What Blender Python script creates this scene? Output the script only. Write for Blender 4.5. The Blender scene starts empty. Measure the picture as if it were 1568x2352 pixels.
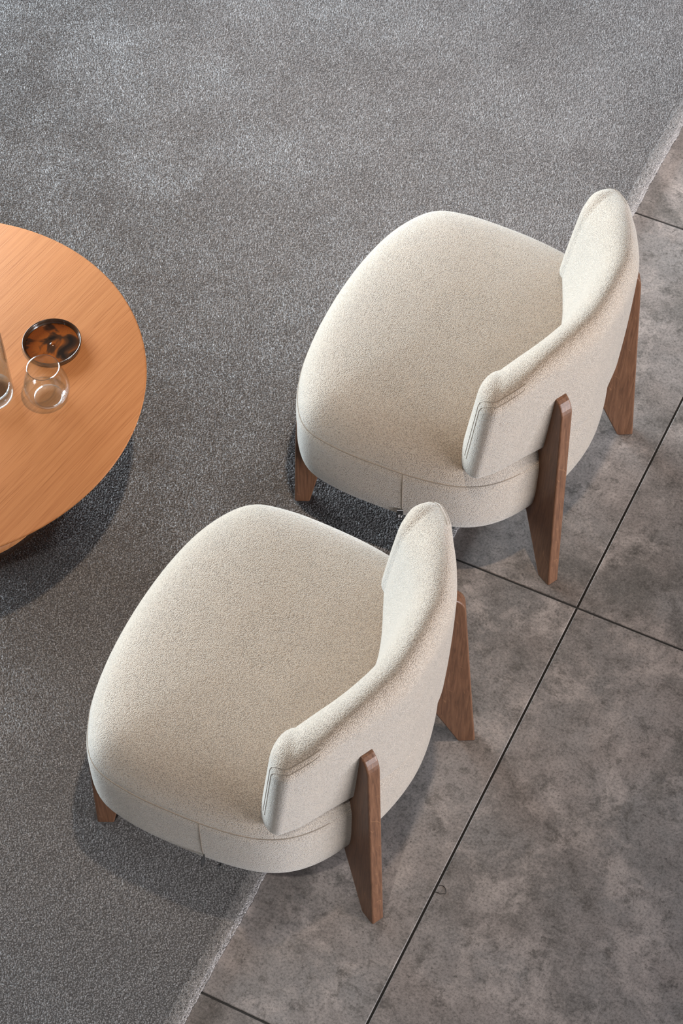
import bpy, bmesh, math, random
import numpy as np
from mathutils import Vector, Matrix

random.seed(7)
rng = np.random.default_rng(7)
scene = bpy.context.scene
COL = scene.collection

# ------------------------------------------------------------------ camera
CAM_POS = Vector((0.56496, -2.10275, 3.43946))
FOCAL_PX, PITCH, HEAD, ROLL = 4826.5, 0.969102, -0.470760, -0.015221
fw = Vector((math.cos(PITCH) * math.sin(HEAD), math.cos(PITCH) * math.cos(HEAD), -math.sin(PITCH)))
rt = Vector((math.cos(HEAD), -math.sin(HEAD), 0.0))
dn = fw.cross(rt)
c_, s_ = math.cos(ROLL), math.sin(ROLL)
rt2, dn2 = rt * c_ - dn * s_, rt * s_ + dn * c_
cam = bpy.data.objects.new('camera', bpy.data.cameras.new('camera'))
COL.objects.link(cam)
cam.data.sensor_fit = 'VERTICAL'
cam.data.sensor_height = 36.0
cam.data.lens = FOCAL_PX / 2352.0 * 36.0
cam.data.clip_end = 60.0
up = -dn2
cam.matrix_world = Matrix(((rt2.x, up.x, -fw.x, CAM_POS.x), (rt2.y, up.y, -fw.y, CAM_POS.y),
                           (rt2.z, up.z, -fw.z, CAM_POS.z), (0, 0, 0, 1)))
scene.camera = cam

# ------------------------------------------------------------------ world and lights
world = bpy.data.worlds.new('world')
scene.world = world
world.use_nodes = True
bg = world.node_tree.nodes['Background']
bg.inputs['Color'].default_value = (0.93, 0.95, 1.0, 1)
bg.inputs['Strength'].default_value = 0.08


def aim(o, target):
    d = Vector(target) - o.location
    o.rotation_euler = d.to_track_quat('-Z', 'Y').to_euler()


def spot(loc, target, watts, color, angle, blend=0.6, radius=0.05):
    l = bpy.data.lights.new('track_spot', 'SPOT')
    l.energy, l.color, l.spot_size, l.spot_blend, l.shadow_soft_size = watts, color, math.radians(angle), blend, radius
    o = bpy.data.objects.new('track_spot', l)
    COL.objects.link(o)
    o.location = loc
    aim(o, target)
    return o


def area(loc, target, watts, color, sx, sy):
    l = bpy.data.lights.new('window_and_fill', 'AREA')
    l.shape, l.size, l.size_y, l.energy, l.color = 'RECTANGLE', sx, sy, watts, color
    o = bpy.data.objects.new('window_and_fill', l)
    COL.objects.link(o)
    o.location = loc
    aim(o, target)
    return o


WARM = (1.0, 0.78, 0.58)
spot((0.05, -0.50, 3.9), (-0.80, 0.06, 0.2), 255, WARM, 43, 1.0)
spot((0.05, -2.43, 3.9), (-0.35, -1.75, 0.0), 330, (1.0, 0.95, 0.90), 46, 1.0)
spot((0.05, 1.43, 3.9), (-0.85, 1.65, 0.0), 620, (1.0, 0.96, 0.94), 50, 1.0, 0.12)
area((-4.8, 1.2, 1.15), (-0.3, 0.0, 0.5), 780, (0.80, 0.92, 1.0), 3.6, 1.7)
area((4.2, -0.2, 0.8), (0.0, -0.1, 0.45), 350, (0.95, 0.95, 1.0), 3.6, 1.2)  # fill panel added to brighten the chair backs and rear legs, not a window

scene.view_settings.view_transform = 'Standard'
scene.view_settings.look = 'None'
scene.view_settings.gamma = 1.0
scene.view_settings.use_curve_mapping = False
scene.view_settings.exposure = 0.2

# ------------------------------------------------------------------ helpers


def link(name, verts, faces, mat, parent=None, smooth=True):
    me = bpy.data.meshes.new(name)
    me.from_pydata([tuple(v) for v in verts], [], [tuple(f) for f in faces])
    me.validate()
    bm = bmesh.new()
    bm.from_mesh(me)
    bmesh.ops.remove_doubles(bm, verts=bm.verts, dist=1e-6)
    bmesh.ops.recalc_face_normals(bm, faces=bm.faces)
    bm.to_mesh(me)
    bm.free()
    if smooth:
        me.polygons.foreach_set('use_smooth', [True] * len(me.polygons))
    if mat:
        me.materials.append(mat)
    o = bpy.data.objects.new(name, me)
    COL.objects.link(o)
    o.parent = parent
    return o


def tag(o, label, cat, group=None):
    o['label'] = label
    o['category'] = cat
    if group:
        o['group'] = group
    return o


def empty(name, loc):
    o = bpy.data.objects.new(name, None)
    COL.objects.link(o)
    o.location = loc
    o.empty_display_size = 0.1
    return o


def crom(pts, n, closed=False):
    """Catmull-Rom through pts, n samples."""
    P = np.array(pts, float)
    m = len(P)
    out = []
    segs = m if closed else m - 1
    for t in np.linspace(0, segs, n, endpoint=not closed):
        i = min(int(t), segs - 1)
        u = t - i
        if closed:
            a, b, c, d = P[(i - 1) % m], P[i % m], P[(i + 1) % m], P[(i + 2) % m]
        else:
            b, c = P[i], P[i + 1]
            a = P[i - 1] if i > 0 else 2 * b - c
            d = P[i + 2] if i + 2 < m else 2 * c - b
        out.append(0.5 * (2 * b + (c - a) * u + (2 * a - 5 * b + 4 * c - d) * u * u + (3 * b - a - 3 * c + d) * u ** 3))
    return np.array(out)


def tube(points, r, sides=6, closed=False):
    P = [Vector(p) for p in points]
    n = len(P)
    V, F = [], []
    for i, p in enumerate(P):
        a = P[(i - 1) % n] if (closed or i > 0) else p
        b = P[(i + 1) % n] if (closed or i < n - 1) else p
        t = (b - a).normalized()
        h = Vector((0, 0, 1)) if abs(t.z) < 0.9 else Vector((1, 0, 0))
        x = t.cross(h).normalized()
        y = t.cross(x)
        for k in range(sides):
            g = 2 * math.pi * k / sides
            V.append(p + x * (r * math.cos(g)) + y * (r * math.sin(g)))
    for i in range(n if closed else n - 1):
        j = (i + 1) % n
        for k in range(sides):
            k2 = (k + 1) % sides
            F.append((i * sides + k, i * sides + k2, j * sides + k2, j * sides + k))
    if not closed:
        F.append(tuple(range(sides - 1, -1, -1)))
        F.append(tuple(range((n - 1) * sides, n * sides)))
    return V, F


def lathe(profile, n=64):
    """profile of (r, z); r == 0 makes a pole."""
    V, F, rings = [], [], []
    for r, z in profile:
        if r < 1e-6:
            rings.append([len(V)])
            V.append((0, 0, z))
        else:
            rings.append(list(range(len(V), len(V) + n)))
            V += [(r * math.cos(2 * math.pi * k / n), r * math.sin(2 * math.pi * k / n), z) for k in range(n)]
    for A, B in zip(rings[:-1], rings[1:]):
        for k in range(n):
            k2 = (k + 1) % n
            if len(A) == 1 and len(B) == 1:
                break
            if len(A) == 1:
                F.append((A[0], B[k], B[k2]))
            elif len(B) == 1:
                F.append((A[k], A[k2], B[0]))
            else:
                F.append((A[k], A[k2], B[k2], B[k]))
    return V, F


# ------------------------------------------------------------------ materials


class NT:
    def __init__(self, name):
        self.m = bpy.data.materials.new(name)
        self.m.use_nodes = True
        self.t = self.m.node_tree
        self.b = self.t.nodes['Principled BSDF']
        self.out = self.t.nodes['Material Output']

    def n(self, typ, **kw):
        nd = self.t.nodes.new(typ)
        for k, v in kw.items():
            if hasattr(nd, k):
                setattr(nd, k, v)
            else:
                nd.inputs[k.replace('_', ' ')].default_value = v
        return nd

    def l(self, a, b):
        self.t.links.new(a, b)

    def coord(self, scale=(1, 1, 1), rot=(0, 0, 0), kind='Object', offset=None):
        tc = self.n('ShaderNodeTexCoord')
        src = tc.outputs[kind]
        if any(rot):                                  # turn first, stretch afterwards
            mr = self.n('ShaderNodeMapping')
            mr.inputs['Rotation'].default_value = rot
            self.l(src, mr.inputs['Vector'])
            src = mr.outputs['Vector']
        mp = self.n('ShaderNodeMapping')
        mp.inputs['Scale'].default_value = scale
        self.l(src, mp.inputs['Vector'])
        if offset is not None:
            self.l(offset, mp.inputs['Location'])
        return mp.outputs['Vector']

    def noise(self, vec, scale, detail=4, rough=0.55, dist=0.0):
        nd = self.n('ShaderNodeTexNoise')
        nd.inputs['Scale'].default_value = scale
        nd.inputs['Detail'].default_value = detail
        nd.inputs['Roughness'].default_value = rough
        nd.inputs['Distortion'].default_value = dist
        self.l(vec, nd.inputs['Vector'])
        return nd.outputs['Fac']

    def ramp(self, fac, stops):
        r = self.n('ShaderNodeValToRGB')
        e = r.color_ramp.elements
        while len(e) < len(stops):
            e.new(0.5)
        for el, (p, c) in zip(e, stops):
            el.position = p
            el.color = (c, c, c, 1) if isinstance(c, (int, float)) else (*c, 1)
        self.l(fac, r.inputs['Fac'])
        return r.outputs['Color']

    def mix(self, fac, a, b, mode='MIX'):
        nd = self.n('ShaderNodeMix')
        nd.data_type = 'RGBA'
        nd.blend_type = mode
        for i, v in ((0, fac), (6, a), (7, b)):
            sock = nd.inputs[i]
            if isinstance(v, bpy.types.NodeSocket):
                self.l(v, sock)
            elif isinstance(v, (int, float)):
                sock.default_value = v if i == 0 else (v, v, v, 1)
            else:
                sock.default_value = (*v, 1)
        return nd.outputs[2]

    def math(self, op, a, b=0.0):
        nd = self.n('ShaderNodeMath')
        nd.operation = op
        for i, v in enumerate((a, b)):
            if isinstance(v, bpy.types.NodeSocket):
                self.l(v, nd.inputs[i])
            else:
                nd.inputs[i].default_value = v
        return nd.outputs[0]

    def bump(self, h, strength, dist):
        nd = self.n('ShaderNodeBump')
        nd.inputs['Strength'].default_value = strength
        nd.inputs['Distance'].default_value = dist
        self.l(h, nd.inputs['Height'])
        self.l(nd.outputs['Normal'], self.b.inputs['Normal'])

    def set(self, **kw):
        for k, v in kw.items():
            s = self.b.inputs[k.replace('_', ' ')]
            if isinstance(v, bpy.types.NodeSocket):
                self.l(v, s)
            elif isinstance(v, tuple):
                s.default_value = (*v, 1)
            else:
                s.default_value = v
        return self.m


def mat_boucle():
    m = NT('boucle_fabric')
    v = m.coord()
    warp = m.n('ShaderNodeTexNoise')
    warp.inputs['Scale'].default_value = 300
    warp.inputs['Detail'].default_value = 1
    m.l(v, warp.inputs['Vector'])
    vv = m.n('ShaderNodeVectorMath')
    vv.operation = 'MULTIPLY_ADD'
    m.l(warp.outputs['Color'], vv.inputs[0])
    vv.inputs[1].default_value = (0.0015, 0.0015, 0.0015)
    m.l(v, vv.inputs[2])
    vo = m.n('ShaderNodeTexVoronoi')
    vo.inputs['Scale'].default_value = 560
    m.l(vv.outputs[0], vo.inputs['Vector'])
    loop = m.ramp(vo.outputs['Distance'], [(0.0, 1.0), (0.40, 0.8), (0.80, 0.0)])
    fine = m.noise(v, 150, 3)
    patch = m.noise(v, 24, 4)
    yarn = m.ramp(vo.outputs['Color'], [(0.0, (0.40, 0.325, 0.256)), (0.5, (0.48, 0.407, 0.334)), (1.0, (0.54, 0.480, 0.415))])
    col = m.mix(loop, (0.25, 0.215, 0.18), yarn)
    col = m.mix(m.math('MULTIPLY', m.ramp(patch, [(0.4, 0.0), (0.65, 1.0)]), 0.12), col, (0.50, 0.40, 0.31))
    h = m.math('ADD', loop, m.math('MULTIPLY', fine, 0.35))
    m.bump(h, 0.65, 0.0016)
    m.b.inputs['Sheen Tint'].default_value = (0.93, 0.98, 1.0, 1)
    return m.set(Base_Color=col, Roughness=0.95, Sheen_Weight=0.55, Sheen_Roughness=0.45, Specular_IOR_Level=0.1)


def mat_leg():
    m = NT('smoked_oak')
    v = m.coord(scale=(26, 26, 1.3))
    g = m.noise(v, 9, 5, 0.6, 0.4)
    pores = m.noise(m.coord(scale=(90, 90, 3)), 8, 2)
    fl = m.n('ShaderNodeTexWave')
    fl.inputs['Scale'].default_value = 16
    fl.inputs['Distortion'].default_value = 9
    fl.inputs['Detail'].default_value = 2
    fl.inputs['Detail Scale'].default_value = 1.2
    m.l(m.coord(scale=(2.2, 2.2, 1.0), rot=(0.5, 0.4, 0)), fl.inputs['Vector'])
    fleck = m.math('MULTIPLY', m.ramp(fl.outputs['Fac'], [(0.955, 0.0), (1.0, 1.0)]), m.ramp(m.noise(m.coord(), 42, 2), [(0.56, 0.0), (0.66, 1.0)]))
    col = m.ramp(g, [(0.25, (0.062, 0.028, 0.015)), (0.5, (0.122, 0.056, 0.029)), (0.8, (0.180, 0.088, 0.047))])
    col = m.mix(m.ramp(pores, [(0.55, 0.0), (0.72, 0.55)]), col, (0.06, 0.027, 0.014))
    col = m.mix(m.math('MULTIPLY', fleck, 0.4), col, (0.33, 0.17, 0.085))
    m.bump(pores, 0.12, 0.001)
    return m.set(Base_Color=col, Roughness=0.42, Specular_IOR_Level=0.4)


def mat_tabletop():
    m = NT('honey_oak_veneer')
    rot = (0, 0, math.radians(9))
    g = m.noise(m.coord(scale=(150, 3.0, 1), rot=rot), 1, 6, 0.7, 0.3)
    broad = m.noise(m.coord(scale=(16, 2.2, 1), rot=rot), 1, 4)
    pores = m.noise(m.coord(scale=(620, 11, 1), rot=rot), 1, 2, 0.6)
    col = m.ramp(g, [(0.25, (0.44, 0.172, 0.061)), (0.5, (0.53, 0.223, 0.083)), (0.8, (0.61, 0.278, 0.114))])
    col = m.mix(m.math('MULTIPLY', m.ramp(broad, [(0.4, 0.0), (0.7, 1.0)]), 0.35), col, (0.56, 0.225, 0.082))
    col = m.mix(m.ramp(pores, [(0.53, 0.0), (0.68, 0.6)]), col, (0.36, 0.13, 0.042))
    m.bump(pores, 0.15, 0.001)
    return m.set(Base_Color=col, Roughness=0.5, Specular_IOR_Level=0.35)


def mat_tile():
    m = NT('concrete_look_tile')
    oi = m.n('ShaderNodeObjectInfo')
    off = m.n('ShaderNodeCombineXYZ')
    m.l(m.math('MULTIPLY', oi.outputs['Random'], 37.0), off.inputs[0])
    m.l(m.math('MULTIPLY', oi.outputs['Random'], 91.0), off.inputs[1])
    v = m.coord(offset=off.outputs[0])
    cloud = m.noise(v, 3.2, 9, 0.68, 0.4)
    mid = m.noise(v, 7, 9, 0.72, 0.3)
    stain = m.noise(v, 3.4, 10, 0.75, 0.2)
    blot = m.noise(v, 22, 10, 0.82, 0.2)
    grit = m.noise(v, 210, 5, 0.85)
    speck = m.noise(v, 95, 3, 0.6)
    warm = m.noise(v, 5.0, 5)
    base = m.mix(m.ramp(warm, [(0.38, 0.0), (0.62, 1.0)]), (0.218, 0.186, 0.171), (0.196, 0.181, 0.174))
    col = m.mix(m.ramp(cloud, [(0.40, 0.0), (0.58, 1.0)]), m.mix(0.45, base, (0.075, 0.064, 0.058)), base)
    col = m.mix(m.math('MULTIPLY', m.ramp(stain, [(0.52, 0.0), (0.62, 1.0)]), 0.6), col, (0.070, 0.064, 0.057))
    col = m.mix(m.math('MULTIPLY', m.ramp(mid, [(0.36, 1.0), (0.49, 0.0)]), 0.7), col, (0.36, 0.31, 0.285))
    col = m.mix(m.math('MULTIPLY', m.ramp(blot, [(0.51, 0.0), (0.62, 1.0)]), 0.75), col, (0.062, 0.055, 0.049))
    col = m.mix(m.math('MULTIPLY', m.ramp(blot, [(0.34, 1.0), (0.48, 0.0)]), 0.35), col, (0.36, 0.31, 0.285))
    col = m.mix(m.ramp(grit, [(0.36, 0.85), (0.52, 0.0)]), col, m.mix(0.7, col, (0.02, 0.018, 0.016)))
    col = m.mix(m.ramp(grit, [(0.55, 0.0), (0.75, 0.55)]), col, (0.36, 0.31, 0.28))
    col = m.mix(m.ramp(speck, [(0.64, 0.0), (0.72, 0.75)]), col, (0.05, 0.044, 0.04))
    m.bump(grit, 0.12, 0.001)
    return m.set(Base_Color=col, Roughness=m.ramp(mid, [(0.3, 0.48), (0.7, 0.62)]), Specular_IOR_Level=0.35)


def mat_plain(name, color, rough=0.6, **kw):
    m = NT(name)
    v = m.coord()
    n = m.noise(v, 120, 3)
    col = m.mix(m.math('MULTIPLY', n, 0.35), color, tuple(c * 0.6 for c in color))
    return m.set(Base_Color=col, Roughness=rough, **kw)


def mat_pile(name, dark, light):
    m = NT(name)
    at = m.n('ShaderNodeAttribute')
    at.attribute_name = 'yarn'
    v = m.coord()
    patch = m.noise(v, 3.2, 5, 0.6)
    col = m.mix(at.outputs['Fac'], dark, light)
    col = m.mix(m.math('MULTIPLY', m.ramp(patch, [(0.38, 0.0), (0.68, 1.0)]), 0.18), col, tuple(x * 1.25 for x in light))
    return m.set(Base_Color=col, Roughness=0.85, Sheen_Weight=0.2, Sheen_Roughness=0.4, Specular_IOR_Level=0.2)


def mat_rug_base():
    m = NT('rug_backing')
    v = m.coord()
    n = m.noise(v, 260, 3, 0.7)
    col = m.ramp(n, [(0.3, (0.06, 0.058, 0.059)), (0.7, (0.15, 0.146, 0.148))])
    m.bump(n, 0.8, 0.005)
    return m.set(Base_Color=col, Roughness=0.95)


def mat_thin_glass(name, tint=(0.955, 0.968, 0.968), gain=1.0, floor=0.04):
    m = NT(name)
    m.t.nodes.remove(m.b)
    tr = m.n('ShaderNodeBsdfTransparent')
    tr.inputs['Color'].default_value = (*tint, 1)
    gl = m.n('ShaderNodeBsdfGlossy')
    gl.inputs['Roughness'].default_value = 0.02
    lw = m.n('ShaderNodeLayerWeight')
    lw.inputs['Blend'].default_value = 0.5
    fac = m.math('ADD', floor, m.math('MULTIPLY', m.math('POWER', lw.outputs['Facing'], 4.0), 0.75 * gain))
    mx = m.n('ShaderNodeMixShader')
    m.l(fac, mx.inputs[0])
    m.l(tr.outputs[0], mx.inputs[1])
    m.l(gl.outputs[0], mx.inputs[2])
    m.l(mx.outputs[0], m.out.inputs['Surface'])
    return m.m


def mat_solid_glass():
    m = NT('thick_clear_glass')
    m.t.nodes.remove(m.b)
    n = m.noise(m.coord(), 90, 2)
    tr = m.n('ShaderNodeBsdfTransparent')
    tr.inputs['Color'].default_value = (0.93, 0.95, 0.945, 1)
    tl = m.n('ShaderNodeBsdfTranslucent')
    m.l(m.ramp(n, [(0.3, 0.75), (0.7, 0.95)]), tl.inputs['Color'])
    gl = m.n('ShaderNodeBsdfGlossy')
    gl.inputs['Roughness'].default_value = 0.05
    lw = m.n('ShaderNodeLayerWeight')
    m1, m2 = m.n('ShaderNodeMixShader'), m.n('ShaderNodeMixShader')
    m.l(m.math('ADD', 0.04, m.math('MULTIPLY', m.math('POWER', lw.outputs['Facing'], 2.0), 0.30)), m1.inputs[0])
    m.l(tr.outputs[0], m1.inputs[1])
    m.l(tl.outputs[0], m1.inputs[2])
    m.l(m.math('ADD', 0.06, m.math('MULTIPLY', m.math('POWER', lw.outputs['Facing'], 3.0), 0.6)), m2.inputs[0])
    m.l(m1.outputs[0], m2.inputs[1])
    m.l(gl.outputs[0], m2.inputs[2])
    m.l(m2.outputs[0], m.out.inputs['Surface'])
    return m.m


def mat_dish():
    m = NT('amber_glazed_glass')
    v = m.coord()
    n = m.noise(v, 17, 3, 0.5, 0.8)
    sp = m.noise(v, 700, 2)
    col = m.ramp(n, [(0.38, (0.016, 0.009, 0.006)), (0.46, (0.06, 0.024, 0.010)), (0.51, (0.26, 0.068, 0.011)), (0.75, (0.28, 0.075, 0.013))])  # near-black patches: reflections and shade painted into the amber
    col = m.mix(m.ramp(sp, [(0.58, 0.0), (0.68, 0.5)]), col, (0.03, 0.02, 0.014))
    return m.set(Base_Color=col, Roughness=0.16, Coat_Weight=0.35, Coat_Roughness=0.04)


FABRIC = mat_boucle()
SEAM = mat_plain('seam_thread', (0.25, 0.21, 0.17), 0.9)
LEG = mat_leg()
TOP = mat_tabletop()
TILE = mat_tile()
GROUT = mat_plain('dark_grout', (0.020, 0.018, 0.016), 0.9)
PILE = mat_pile('rug_pile', (0.085, 0.082, 0.084), (0.27, 0.265, 0.268))
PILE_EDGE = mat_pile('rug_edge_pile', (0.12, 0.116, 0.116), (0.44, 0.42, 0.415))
RUGBASE = mat_rug_base()
GLASS = mat_thin_glass('clear_glass')
WATER = mat_thin_glass('clear_water', (0.95, 0.965, 0.96), 0.6)
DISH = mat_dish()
DISH_RIM = mat_plain('dark_amber_rim', (0.05, 0.024, 0.012), 0.22, Coat_Weight=0.3)
GLASS_RIM = mat_thin_glass('glass_rim', (0.97, 0.98, 0.98), 1.2, 0.28)
SOLID_GLASS = mat_solid_glass()
TAGBLACK = mat_plain('woven_black', (0.012, 0.012, 0.012), 0.7)
TAGWHITE = mat_plain('woven_white', (0.65, 0.65, 0.66), 0.8)
CRACK = mat_plain('chip_dark', (0.03, 0.025, 0.02), 0.9)

# ------------------------------------------------------------------ floor: tiles on a grout bed
X0, X1, Y0, Y1 = -3, 3, -4, 5
bedz = -0.0025
bed = link('floor', [(X0, Y0, bedz), (X1, Y0, bedz), (X1, Y1, bedz), (X0, Y1, bedz),
                     (X0, Y0, -0.05), (X1, Y0, -0.05), (X1, Y1, -0.05), (X0, Y1, -0.05)],
           [(0, 1, 2, 3), (7, 6, 5, 4), (0, 4, 5, 1), (1, 5, 6, 2), (2, 6, 7, 3), (3, 7, 4, 0)], GROUT, smooth=False)
bed['kind'] = 'structure'
bed['label'] = 'grey brown concrete-look tile floor with dark joints'


def tile_mesh():
    h, bv = 0.5 - 0.0021, 0.0012
    V = []
    for s, z in ((h, -0.02), (h, -bv), (h - bv, 0.0)):
        V += [(-s, -s, z), (s, -s, z), (s, s, z), (-s, s, z)]
    F = [(8, 9, 10, 11)]
    for a in (0, 4):
        for k in range(4):
            k2 = (k + 1) % 4
            F.append((a + k, a + k2, a + 4 + k2, a + 4 + k))
    return V, F


tile0 = None
tiles = {}
for ix in range(X0, X1):
    for iy in range(Y0, Y1):
        if tile0 is None:
            o = tile0 = link('tile', *tile_mesh(), TILE, bed, smooth=False)
        else:
            o = tile0.copy()
            COL.objects.link(o)
            o.parent = bed
        o.location = (ix + 0.5, iy + 0.5, 0.0)
        tiles[(ix, iy)] = o

# a chipped spot on the tile edge by the lower chair: a thin broken outline in the glaze
chip = crom([(0.0028, -0.642, 0), (0.0095, -0.639, 0), (0.0165, -0.6425, 0), (0.0205, -0.650, 0), (0.0165, -0.6525, 0),
             (0.0110, -0.6555, 0), (0.0075, -0.6545, 0), (0.0025, -0.656, 0)], 40)
ctile = tiles[(0, -1)]
V, F = tube([(x - 0.5, y + 0.5, 0.0002) for x, y, z in chip], 0.0009, 5)
link('edge_chip', V, F, CRACK, ctile)

# ------------------------------------------------------------------ rug
RX0, RX1, RY0, RY1 = -2.95, -0.283, -2.3, 2.75
RUG_TOP = 0.013
CHAIR_Y = (0.2365, -0.5445)
TC = (-1.228, -0.277)


def rounded_box(x0, x1, y0, y1, z0, z1, b):
    V = []
    for i, z in ((0, z0), (0, z1 - b), (b, z1)):
        V += [(x0 + i, y0 + i, z), (x1 - i, y0 + i, z), (x1 - i, y1 - i, z), (x0 + i, y1 - i, z)]
    F = [(8, 9, 10, 11), (3, 2, 1, 0)]
    for a in (0, 4):
        for k in range(4):
            k2 = (k + 1) % 4
            F.append((a + k, a + k2, a + 4 + k2, a + 4 + k))
    return V, F


rug = link('rug', *rounded_box(RX0, RX1, RY0, RY1, 0.0005, RUG_TOP, 0.003), RUGBASE, smooth=False)
tag(rug, 'large grey cut-pile rug with a fuzzy edge painted pale where it catches light under the chairs and table', 'rug')


def value_noise(x, y, cell, seed):
    r = np.random.default_rng(seed)
    G = r.random((256, 256))
    u, v = x / cell + 1000, y / cell + 1000
    i, j = np.floor(u).astype(int), np.floor(v).astype(int)
    a, b = u - i, v - j
    a, b = a * a * (3 - 2 * a), b * b * (3 - 2 * b)
    g = lambda p, q: G[p % 256, q % 256]
    return (g(i, j) * (1 - a) + g(i + 1, j) * a) * (1 - b) + (g(i, j + 1) * (1 - a) + g(i + 1, j + 1) * a) * b


def pile(name, x, y, base, height, lean_x, lean_y, width, yarn, mat, parent):
    """One short three-sided tuft per point, all in one mesh."""
    n = len(x)
    a0 = rng.random(n) * 2 * np.pi
    V = np.zeros((n, 4, 3), np.float32)
    for k in range(3):
        a = a0 + k * 2 * np.pi / 3
        V[:, k, 0] = x + width * np.cos(a)
        V[:, k, 1] = y + width * np.sin(a)
        V[:, k, 2] = base
    V[:, 3, 0] = x + lean_x
    V[:, 3, 1] = y + lean_y
    V[:, 3, 2] = base + height
    idx = np.arange(n, dtype=np.int32)[:, None, None] * 4
    tri = (np.array([[0, 1, 3], [1, 2, 3], [2, 0, 3]], np.int32)[None] + idx).reshape(-1)
    me = bpy.data.meshes.new(name)
    me.vertices.add(n * 4)
    me.vertices.foreach_set('co', V.reshape(-1))
    me.loops.add(n * 9)
    me.loops.foreach_set('vertex_index', tri)
    me.polygons.add(n * 3)
    me.polygons.foreach_set('loop_start', np.arange(0, n * 9, 3, dtype=np.int32))
    me.update(calc_edges=True)
    at = me.attributes.new('yarn', 'FLOAT', 'POINT')
    at.data.foreach_set('value', np.repeat(yarn.astype(np.float32), 4))
    me.materials.append(mat)
    o = bpy.data.objects.new(name, me)
    COL.objects.link(o)
    o.parent = parent
    o['kind'] = 'stuff'
    return o


def scatter(x0, x1, y0, y1, step):
    gx, gy = np.meshgrid(np.arange(x0, x1, step), np.arange(y0, y1, step))
    x, y = gx.ravel(), gy.ravel()
    return x + (rng.random(len(x)) - 0.5) * step * 0.95, y + (rng.random(len(x)) - 0.5) * step * 0.95


x, y = scatter(-2.35, RX1 - 0.002, -1.7, 2.2, 0.0030)
keep = (x - (-1.896)) * 2.177 + (y - 0.976) * 1.335 > -0.35 * 2.55     # as far left as the place can be seen from here and a step aside
xf, yf = x[keep], y[keep]
# farther out, where the rug is barely seen, the same pile is laid with thicker tufts
x, y = scatter(RX0 + 0.003, RX1 - 0.002, RY0 + 0.003, RY1 - 0.003, 0.0056)
far = ((x - (-1.896)) * 2.177 + (y - 0.976) * 1.335 <= -0.35 * 2.55) | (x < -2.35) | (y < -1.7) | (y > 2.2)
x, y = x[far], y[far]
n = len(x)
pile('pile', x, y, RUG_TOP - 0.001, 0.0035 + 0.0022 * rng.random(n), rng.normal(0, 0.0018, n), rng.normal(0, 0.0018, n),
     0.0038 + 0.001 * rng.random(n), np.clip(rng.normal(0.5, 0.27, n), 0, 1), PILE, rug)
x, y = xf, yf
keep = np.hypot(x - TC[0], y - TC[1]) > 0.212                          # not through the table's foot or the chair legs
for cy in CHAIR_Y:
    for s in (-1, 1):
        lx, ly = x + 0.588, y - cy - s * 0.2425
        keep &= ~((np.abs(lx * 0.906 - ly * s * 0.423) < 0.021) & (np.abs(lx * 0.423 * s + ly * 0.906) < 0.0175))
x, y = x[keep], y[keep]
lowa = value_noise(x, y, 0.16, 1) * 0.5 + value_noise(x, y, 0.05, 2) * 0.3 + value_noise(x, y, 0.014, 3) * 0.2 - 0.5
lowb = value_noise(x, y, 0.17, 4) * 0.5 + value_noise(x, y, 0.05, 5) * 0.3 + value_noise(x, y, 0.014, 6) * 0.2 - 0.5
n = len(x)
pile('pile', x, y, RUG_TOP - 0.001, 0.0032 + 0.0022 * rng.random(n),
     lowa * 0.0042 + rng.normal(0, 0.0013, n), lowb * 0.0042 + rng.normal(0, 0.0013, n),
     0.0021 + 0.0006 * rng.random(n), np.clip(rng.normal(0.5, 0.27, n), 0, 1), PILE, rug)
# the cut edge: the light it catches is put into paler yarn ends, thicker towards the outside and splaying over the side
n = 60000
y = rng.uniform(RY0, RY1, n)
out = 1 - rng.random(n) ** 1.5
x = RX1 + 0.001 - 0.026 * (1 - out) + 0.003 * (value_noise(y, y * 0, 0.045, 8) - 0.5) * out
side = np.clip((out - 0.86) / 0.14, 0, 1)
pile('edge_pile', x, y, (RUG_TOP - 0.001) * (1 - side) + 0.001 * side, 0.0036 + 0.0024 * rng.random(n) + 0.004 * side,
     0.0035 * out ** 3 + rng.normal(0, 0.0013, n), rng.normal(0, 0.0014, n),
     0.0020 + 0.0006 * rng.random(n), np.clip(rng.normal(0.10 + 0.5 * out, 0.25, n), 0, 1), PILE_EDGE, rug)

# ------------------------------------------------------------------ armchair
SC = np.array([-0.36, 0.0])
half = [(-.640, 0), (-.632, .12), (-.608, .215), (-.562, .285), (-.49, .307), (-.38, .309), (-.285, .300), (-.222, .281),
        (-.175, .246), (-.137, .190), (-.100, .10), (-.085, 0)]
outline_pts = half + [(x, -y) for x, y in half[-2:0:-1]]
NS = 160
OUT = crom(outline_pts, NS, closed=True)
seat_prof = [(0.0, .172), (.60, .170), (.88, .168), (.955, .173), (.985, .188), (.999, .22), (1.0, .26), (.998, .30), (.990, .3145),
             (.986, .3175), (.980, .328), (.955, .350), (.915, .370), (.86, .386), (.77, .399), (.65, .408), (.50, .414),
             (.30, .418), (.12, .419), (0.0, .4195)]
SEAM_K, SEAM_Z = 0.988, 0.316


def seat_mesh():
    V, F, rings = [], [], []
    pr = crom(seat_prof, 76)
    for k, z in pr:
        if k < 0.004:
            rings.append([len(V)])
            V.append((SC[0], SC[1], z))
            continue
        r0 = len(V)
        for x, y in OUT:
            V.append((SC[0] + (x - SC[0]) * k, SC[1] + (y - SC[1]) * k, z))
        rings.append(list(range(r0, r0 + NS)))
    for A, B in zip(rings[:-1], rings[1:]):
        for i in range(NS):
            j = (i + 1) % NS
            if len(A) == 1 and len(B) == 1:
                continue
            if len(A) == 1:
                F.append((A[0], B[i], B[j]))
            elif len(B) == 1:
                F.append((A[i], A[j], B[0]))
            else:
                F.append((A[i], A[j], B[j], B[i]))
    return V, F


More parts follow.
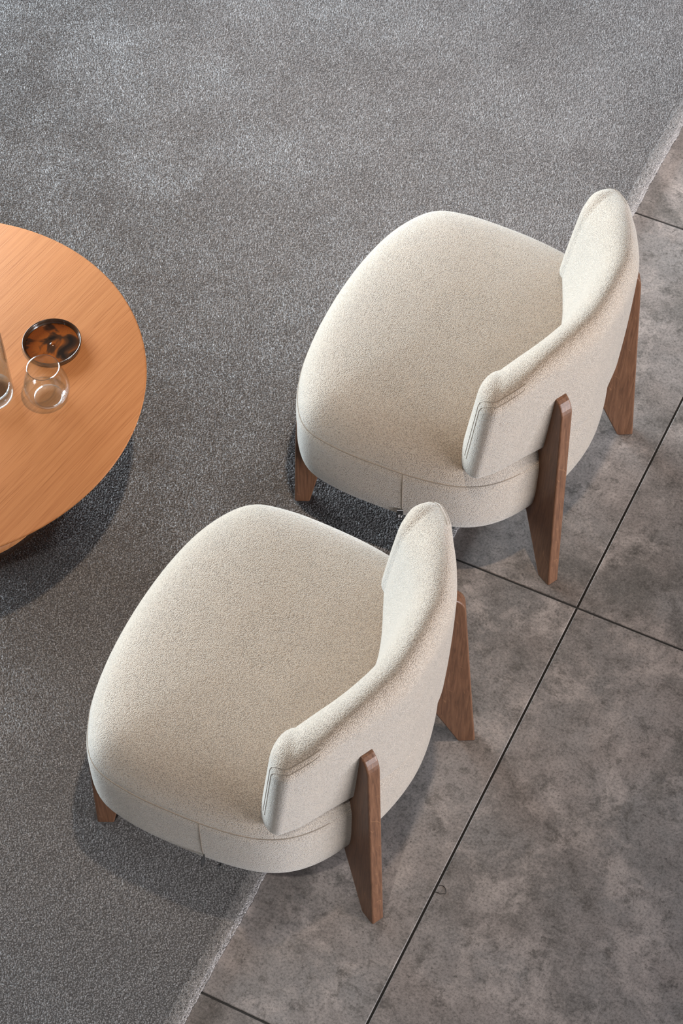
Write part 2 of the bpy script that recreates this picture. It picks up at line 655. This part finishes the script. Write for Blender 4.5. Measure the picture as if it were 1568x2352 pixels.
BT = {'OB': [(-.076, 0), (-.084, .08), (-.116, .15), (-.154, .213), (-.180, .257), (-.205, .286)],
      'OT': [(-.064, 0), (-.070, .08), (-.100, .155), (-.130, .210), (-.153, .251), (-.179, .282)],
      'IB': [(-.200, 0), (-.206, .05), (-.216, .09), (-.228, .123), (-.239, .153), (-.249, .182)],
      'IT': [(-.122, 0), (-.127, .058), (-.142, .100), (-.163, .137), (-.187, .168), (-.210, .198)],
      'Z': [(.338, .654), (.340, .651), (.345, .642), (.348, .628), (.349, .611), (.350, .594)]}
NT_ = 44
BC = {k: crom(v, NT_) for k, v in BT.items()}


def section_uv():
    """Rounded upright section: u across the thickness (-1 inside .. 1 outside), w up the height (0..1)."""
    P = []
    ru, rw, bu, bw = 0.97, 0.140, 0.60, 0.085
    for k in range(14):
        P.append((1.0, bw + (1 - rw - bw) * k / 14))
    for k in range(12):
        g = math.pi / 2 * k / 12
        P.append((1 - ru + ru * math.cos(g), 1 - rw + rw * math.sin(g)))
    for k in range(12):
        g = math.pi / 2 * (1 - k / 12)
        P.append((-1 + ru - ru * math.cos(g), 1 - rw + rw * math.sin(g)))
    for k in range(14):
        P.append((-1.0, 1 - rw - (1 - rw - bw) * k / 14))
    for k in range(7):
        g = math.pi / 2 * k / 7
        P.append((-1 + bu - bu * math.cos(g), bw - bw * math.sin(g)))
    for k in range(7):
        g = math.pi / 2 * (1 - k / 7)
        P.append((1 - bu + bu * math.cos(g), bw - bw * math.sin(g)))
    return P


UV = section_uv()
MS = len(UV)


def back_section(i, side, cap):
    """Section ring i of the wing (0 centre .. NT_-1 tip); cap in [0,1) goes over the rounded wing end."""
    OB, OT, IB, IT = (np.array(BC[k][i]) for k in ('OB', 'OT', 'IB', 'IT'))
    zb, zt = BC['Z'][i]
    tng = np.array([-0.88, 0.47])
    f = math.sqrt(max(1 - cap * cap, 0.0))
    pts = []
    nrm = (OB - IB) / np.linalg.norm(OB - IB)
    for a, w in UV:
        bulge = (0.003 if a > 0 else 0.006) * (1 - (2 * w - 1) ** 2) * a
        a *= f
        w = w * (1 - 0.13 * (1 - f)) + 0.03 * (1 - f) * (1 - w)
        u = (a + 1) / 2
        p = (IB * (1 - u) + OB * u) * (1 - w) + (IT * (1 - u) + OT * u) * w
        p = p + tng * 0.034 * cap + nrm * bulge * f
        pts.append((p[0], side * p[1], zb + (zt - zb) * w))
    return pts


CAPS = [0.2, 0.4, 0.58, 0.72, 0.83, 0.91, 0.96, 0.985, 0.999]


def back_rings():
    R = [back_section(NT_ - 1, -1, c) for c in reversed(CAPS)]
    R += [back_section(i, -1, 0) for i in range(NT_ - 1, -1, -1)]
    R += [back_section(i, 1, 0) for i in range(1, NT_)]
    R += [back_section(NT_ - 1, 1, c) for c in CAPS]
    return R


def loft(R):
    m = len(R[0])
    V = [p for r in R for p in r]
    F = []
    for i in range(len(R) - 1):
        for k in range(m):
            k2 = (k + 1) % m
            F.append((i * m + k, i * m + k2, (i + 1) * m + k2, (i + 1) * m + k))
    F.append(tuple(range(m)))
    F.append(tuple(range((len(R) - 1) * m, len(R) * m)))
    return V, F


def leg_mesh(prof, base, d, thick, lean=0.0):
    """prof: (u, z) outline; base: foot's outer edge centre; d: inward direction."""
    d = Vector((d[0], d[1], 0)).normalized()
    nn = Vector((-d.y, d.x, 0))
    b = Vector((base[0], base[1], 0))
    n = len(prof)
    V = []
    for s in (-0.5, 0.5):
        V += [b + d * u + nn * (s * thick) + Vector((0, lean * z, z)) for u, z in prof]
    F = [tuple(range(n)), tuple(range(2 * n - 1, n - 1, -1))]
    for i in range(n):
        j = (i + 1) % n
        F.append((i, j, n + j, n + i))
    return V, F


REAR_PROF = [(0.0, 0.0), (.006, .10), (.012, .2), (.020, .34), (.028, .482), (.0291, .4895), (.0314, .4970), (.0351, .5045), (.0400, .5108), (.0458, .5153), (.0520, .5180), (.078, .5190),
             (.096, .45), (.112, .33), (.108, .20), (.088, .148), (.032, 0.0)]
FRONT_PROF = [(0.0, RUG_TOP + .0003), (.003, .10), (.007, .22), (.0095, .270), (.0113, .282), (.0148, .291), (.0198, .2975), (.0258, .301), (.0323, .302),
              (.085, .302), (.085, .20), (.060, .155), (.030, RUG_TOP + .0003)]


def bevel(o, w, seg=3):
    md = o.modifiers.new('bevel', 'BEVEL')
    md.width, md.segments, md.limit_method, md.angle_limit = w, seg, 'ANGLE', math.radians(50)


def make_chair():
    t = empty('armchair', (0, 0, 0))
    seat = link('seat', *seat_mesh(), FABRIC, t)
    # seam between top and side panel: welt line plus top-stitching
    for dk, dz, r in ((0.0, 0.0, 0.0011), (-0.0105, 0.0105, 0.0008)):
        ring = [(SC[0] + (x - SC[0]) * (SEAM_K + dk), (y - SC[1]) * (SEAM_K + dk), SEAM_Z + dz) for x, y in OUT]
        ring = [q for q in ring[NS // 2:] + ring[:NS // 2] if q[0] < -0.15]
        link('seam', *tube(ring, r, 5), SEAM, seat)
    for sgn in (-1, 1):
        line = []
        for z in np.linspace(0.176, 0.314, 14):
            k = np.interp(z, [p[1] for p in seat_prof[3:9]], [p[0] for p in seat_prof[3:9]])
            j = int(np.argmin(np.abs(OUT[:, 0] + 0.337) + (np.sign(OUT[:, 1]) != sgn) * 10))
            line.append((SC[0] + (OUT[j, 0] - SC[0]) * k, OUT[j, 1] * k, z))
        link('side_seam', *tube(line, 0.0012, 5), SEAM, seat)
    back = link('backrest', *loft(back_rings()), FABRIC, t)
    # twin stitch lines: along the upper outer corner, turning down the outer corner of each wing end
    R = back_rings()
    nR = len(R)
    for sgn in (-1, 1):
        pick = (lambda i, k: R[i][k]) if sgn < 0 else (lambda i, k: R[nR - 1 - i][k])
        for k0, i0, r in ((20, 3, 0.0007), (18, 4, 0.0006)):
            path = [pick(i, k0) for i in range(20, i0 + 2, -1)] + [pick(i0 + 1, k0 - 1)] + [pick(i0, k) for k in range(k0 - 4, 1, -1)]
            link('seam', *tube(crom(path, 80), r, 5), SEAM, back)
    for s in (-1, 1):
        o = link('leg', *leg_mesh(REAR_PROF, (-.0638, s * .2055), (-.88, -s * .47), .0245, -s * 0.037), LEG, t, smooth=False)
        bevel(o, 0.0032)
        o = link('leg', *leg_mesh(FRONT_PROF, (-.602, s * .2495), (.9, -s * .42), .0245), LEG, t, smooth=False)
        bevel(o, 0.0032)
    return t


def add_label(chair, bent):
    """Small black woven label in the side seam; 'bent' turns it edge-on."""
    y0 = -0.3055
    x0 = -0.341
    ang = math.radians(86 if bent else 16)
    dx, dy = -math.cos(ang), -math.sin(ang)
    w, z0, z1, th = 0.0115, 0.177, 0.206, 0.0006
    nx, ny = -dy, dx
    V = []
    for s in (-th, th):
        for q, z in ((0, z0), (w, z0 - 0.001), (w, z1 - 0.003), (0, z1)):
            V.append((x0 + dx * q + nx * s, y0 + dy * q + ny * s, z))
    F = [(0, 1, 2, 3), (7, 6, 5, 4), (0, 4, 5, 1), (1, 5, 6, 2), (2, 6, 7, 3), (3, 7, 4, 0)]
    lab = link('fabric_label', V, F, TAGBLACK, chair, smooth=False)
    lab['label'] = 'small black woven label'
    if bent:
        return lab
    lab['label'] = 'small black woven label with white lettering'
    # white edge fold and the two letters, on the outward face
    def strip(name, quads):
        V, F = [], []
        for q0, za, q1, zb, wd in quads:
            a = Vector((q0, za))
            b = Vector((q1, zb))
            t = (b - a).normalized() * (wd / 2)
            p = Vector((-t.y, t.x))
            for c in (a - t * 0.3 + p, b + t * 0.3 + p, b + t * 0.3 - p, a - t * 0.3 - p):
                q = w - c.x
                V.append((x0 + dx * q + nx * (th + .0003), y0 + dy * q + ny * (th + .0003), c.y))
            n0 = len(V) - 4
            F.append((n0, n0 + 1, n0 + 2, n0 + 3))
        link(name, V, F, TAGWHITE, lab, smooth=False)
    strip('white_fold', [(0.0, z1 - .0038, w, z1 - .0008, .0018)])
    zb = z0 + 0.0025
    strip('lettering', [(.0042, zb, .0042, zb + .0085, .0020), (.0042, zb + .0085, .0066, zb + .0092, .0018),
                        (.0026, zb + .0055, .0062, zb + .0055, .0016),
                        (.0086, zb + .0005, .0086, zb + .0062, .0019), (.0086, zb + .0058, .0112, zb + .0074, .0017)])
    return lab


def copy_tree(o, parent=None):
    c = o.copy()
    COL.objects.link(c)
    c.parent = parent
    for ch in list(o.children):
        copy_tree(ch, c)
    return c


chair_a = make_chair()
chair_b = copy_tree(chair_a)
chair_a.location = (0, CHAIR_Y[0], 0)
chair_b.location = (0, CHAIR_Y[1], 0)
add_label(chair_a, False)
add_label(chair_b, True)
G = 'cream boucle armchairs on the rug edge'
tag(chair_a, 'cream boucle armchair with brown wooden legs, farther one, its black side label facing out', 'armchair', G)
tag(chair_b, 'cream boucle armchair with brown wooden legs, nearest one, in front of the other chair', 'armchair', G)

# ------------------------------------------------------------------ coffee table and the things on it
TZ = 0.34
TR = 0.4085
table = empty('coffee_table', (TC[0], TC[1], RUG_TOP))
dz = -RUG_TOP
link('tabletop', *lathe([(0, TZ - .024 + dz), (TR - .030, TZ - .024 + dz), (TR - .006, TZ - .010 + dz), (TR - .0012, TZ - .005 + dz),
                         (TR, TZ - .003 + dz), (TR - .0010, TZ - .0008 + dz), (TR - .003, TZ + dz), (0, TZ + dz)], 160), TOP, table)
link('pedestal', *lathe([(0, 0.001), (.20, 0.001), (.205, .006), (.20, .022), (.11, .03), (.085, .06), (.08, .24), (.12, .30), (.16, TZ - .024 + dz),
                         (0, TZ - .024 + dz)], 64), TOP, table)
tag(table, 'round honey oak coffee table cut by the left edge of the picture', 'coffee table')

# amber dish
dish = empty('dish', (-1.062, -0.102, TZ))
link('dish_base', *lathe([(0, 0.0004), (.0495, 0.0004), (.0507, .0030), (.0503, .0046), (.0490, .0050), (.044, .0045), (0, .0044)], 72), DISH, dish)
link('rim', *lathe([(.0500, 0.0006), (.0530, .0016), (.0550, .0050), (.0559, .0105), (.0560, .0128), (.0551, .0138), (.0538, .0132), (.0529, .0095),
                    (.0518, .0060), (.0502, .0046), (.0500, .0006)], 72), DISH_RIM, dish)
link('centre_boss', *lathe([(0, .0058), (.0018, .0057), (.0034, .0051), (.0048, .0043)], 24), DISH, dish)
tag(dish, 'shallow amber brown glass dish with raised rim beside the clear tumbler', 'dish')

# rounded tumbler
tum = empty('tumbler', (-1.003, -0.2137, TZ))
outer = [(.027, .004), (.036, .014), (.0415, .027), (.0425, .037), (.0405, .052), (.0365, .068), (.0318, .084), (.0300, .092)]
inner = [(.0290, .092), (.0306, .084), (.0353, .068), (.0393, .052), (.0412, .037), (.040, .027), (.034, .016), (.0262, .0090)]
link('bowl', *lathe([tuple(p) for p in crom(outer, 40)] + [tuple(p) for p in crom(inner, 40)], 72), GLASS, tum)
link('base', *lathe([(0, .0006), (.016, .0006), (.022, .0018), (.0268, .0040), (.0266, .0088), (.021, .0070), (.010, .0058), (0, .0056)], 72), SOLID_GLASS, tum)
ring = [(.0295 * math.cos(a), .0295 * math.sin(a), .0921) for a in np.linspace(0, 2 * math.pi, 72, endpoint=False)]
link('rim', *tube(ring, .0009, 8, True), GLASS_RIM, tum)
tag(tum, 'empty clear rounded glass tumbler standing in front of the amber dish', 'glass')

# carafe at the picture's edge
car = empty('carafe', (-1.103, -0.2532, TZ))
co = [(.0405, .003), (.042, .010), (.042, .03), (.0415, .12), (.040, .17), (.034, .195), (.022, .215), (.018, .24), (.020, .262)]
ci = [(.0186, .262), (.0166, .24), (.0205, .215), (.0325, .194), (.0385, .17), (.0395, .12), (.0395, .03), (.038, .022)]
link('body', *lathe([tuple(p) for p in co] + [tuple(p) for p in ci], 72), GLASS, car)
link('base', *lathe([(0, .0006), (.034, .0006), (.0392, .0024), (.0402, .0060), (.0400, .0165), (.037, .0200), (.028, .0172), (0, .0164)], 72), SOLID_GLASS, car)
link('water', *lathe([(0, .0215), (.030, .0216), (.0372, .0240), (.0390, .03), (.0390, .12), (.0386, .135), (0, .135)], 64), WATER, car)
tag(car, 'clear glass carafe with thick base at the left edge of the coffee table', 'carafe')
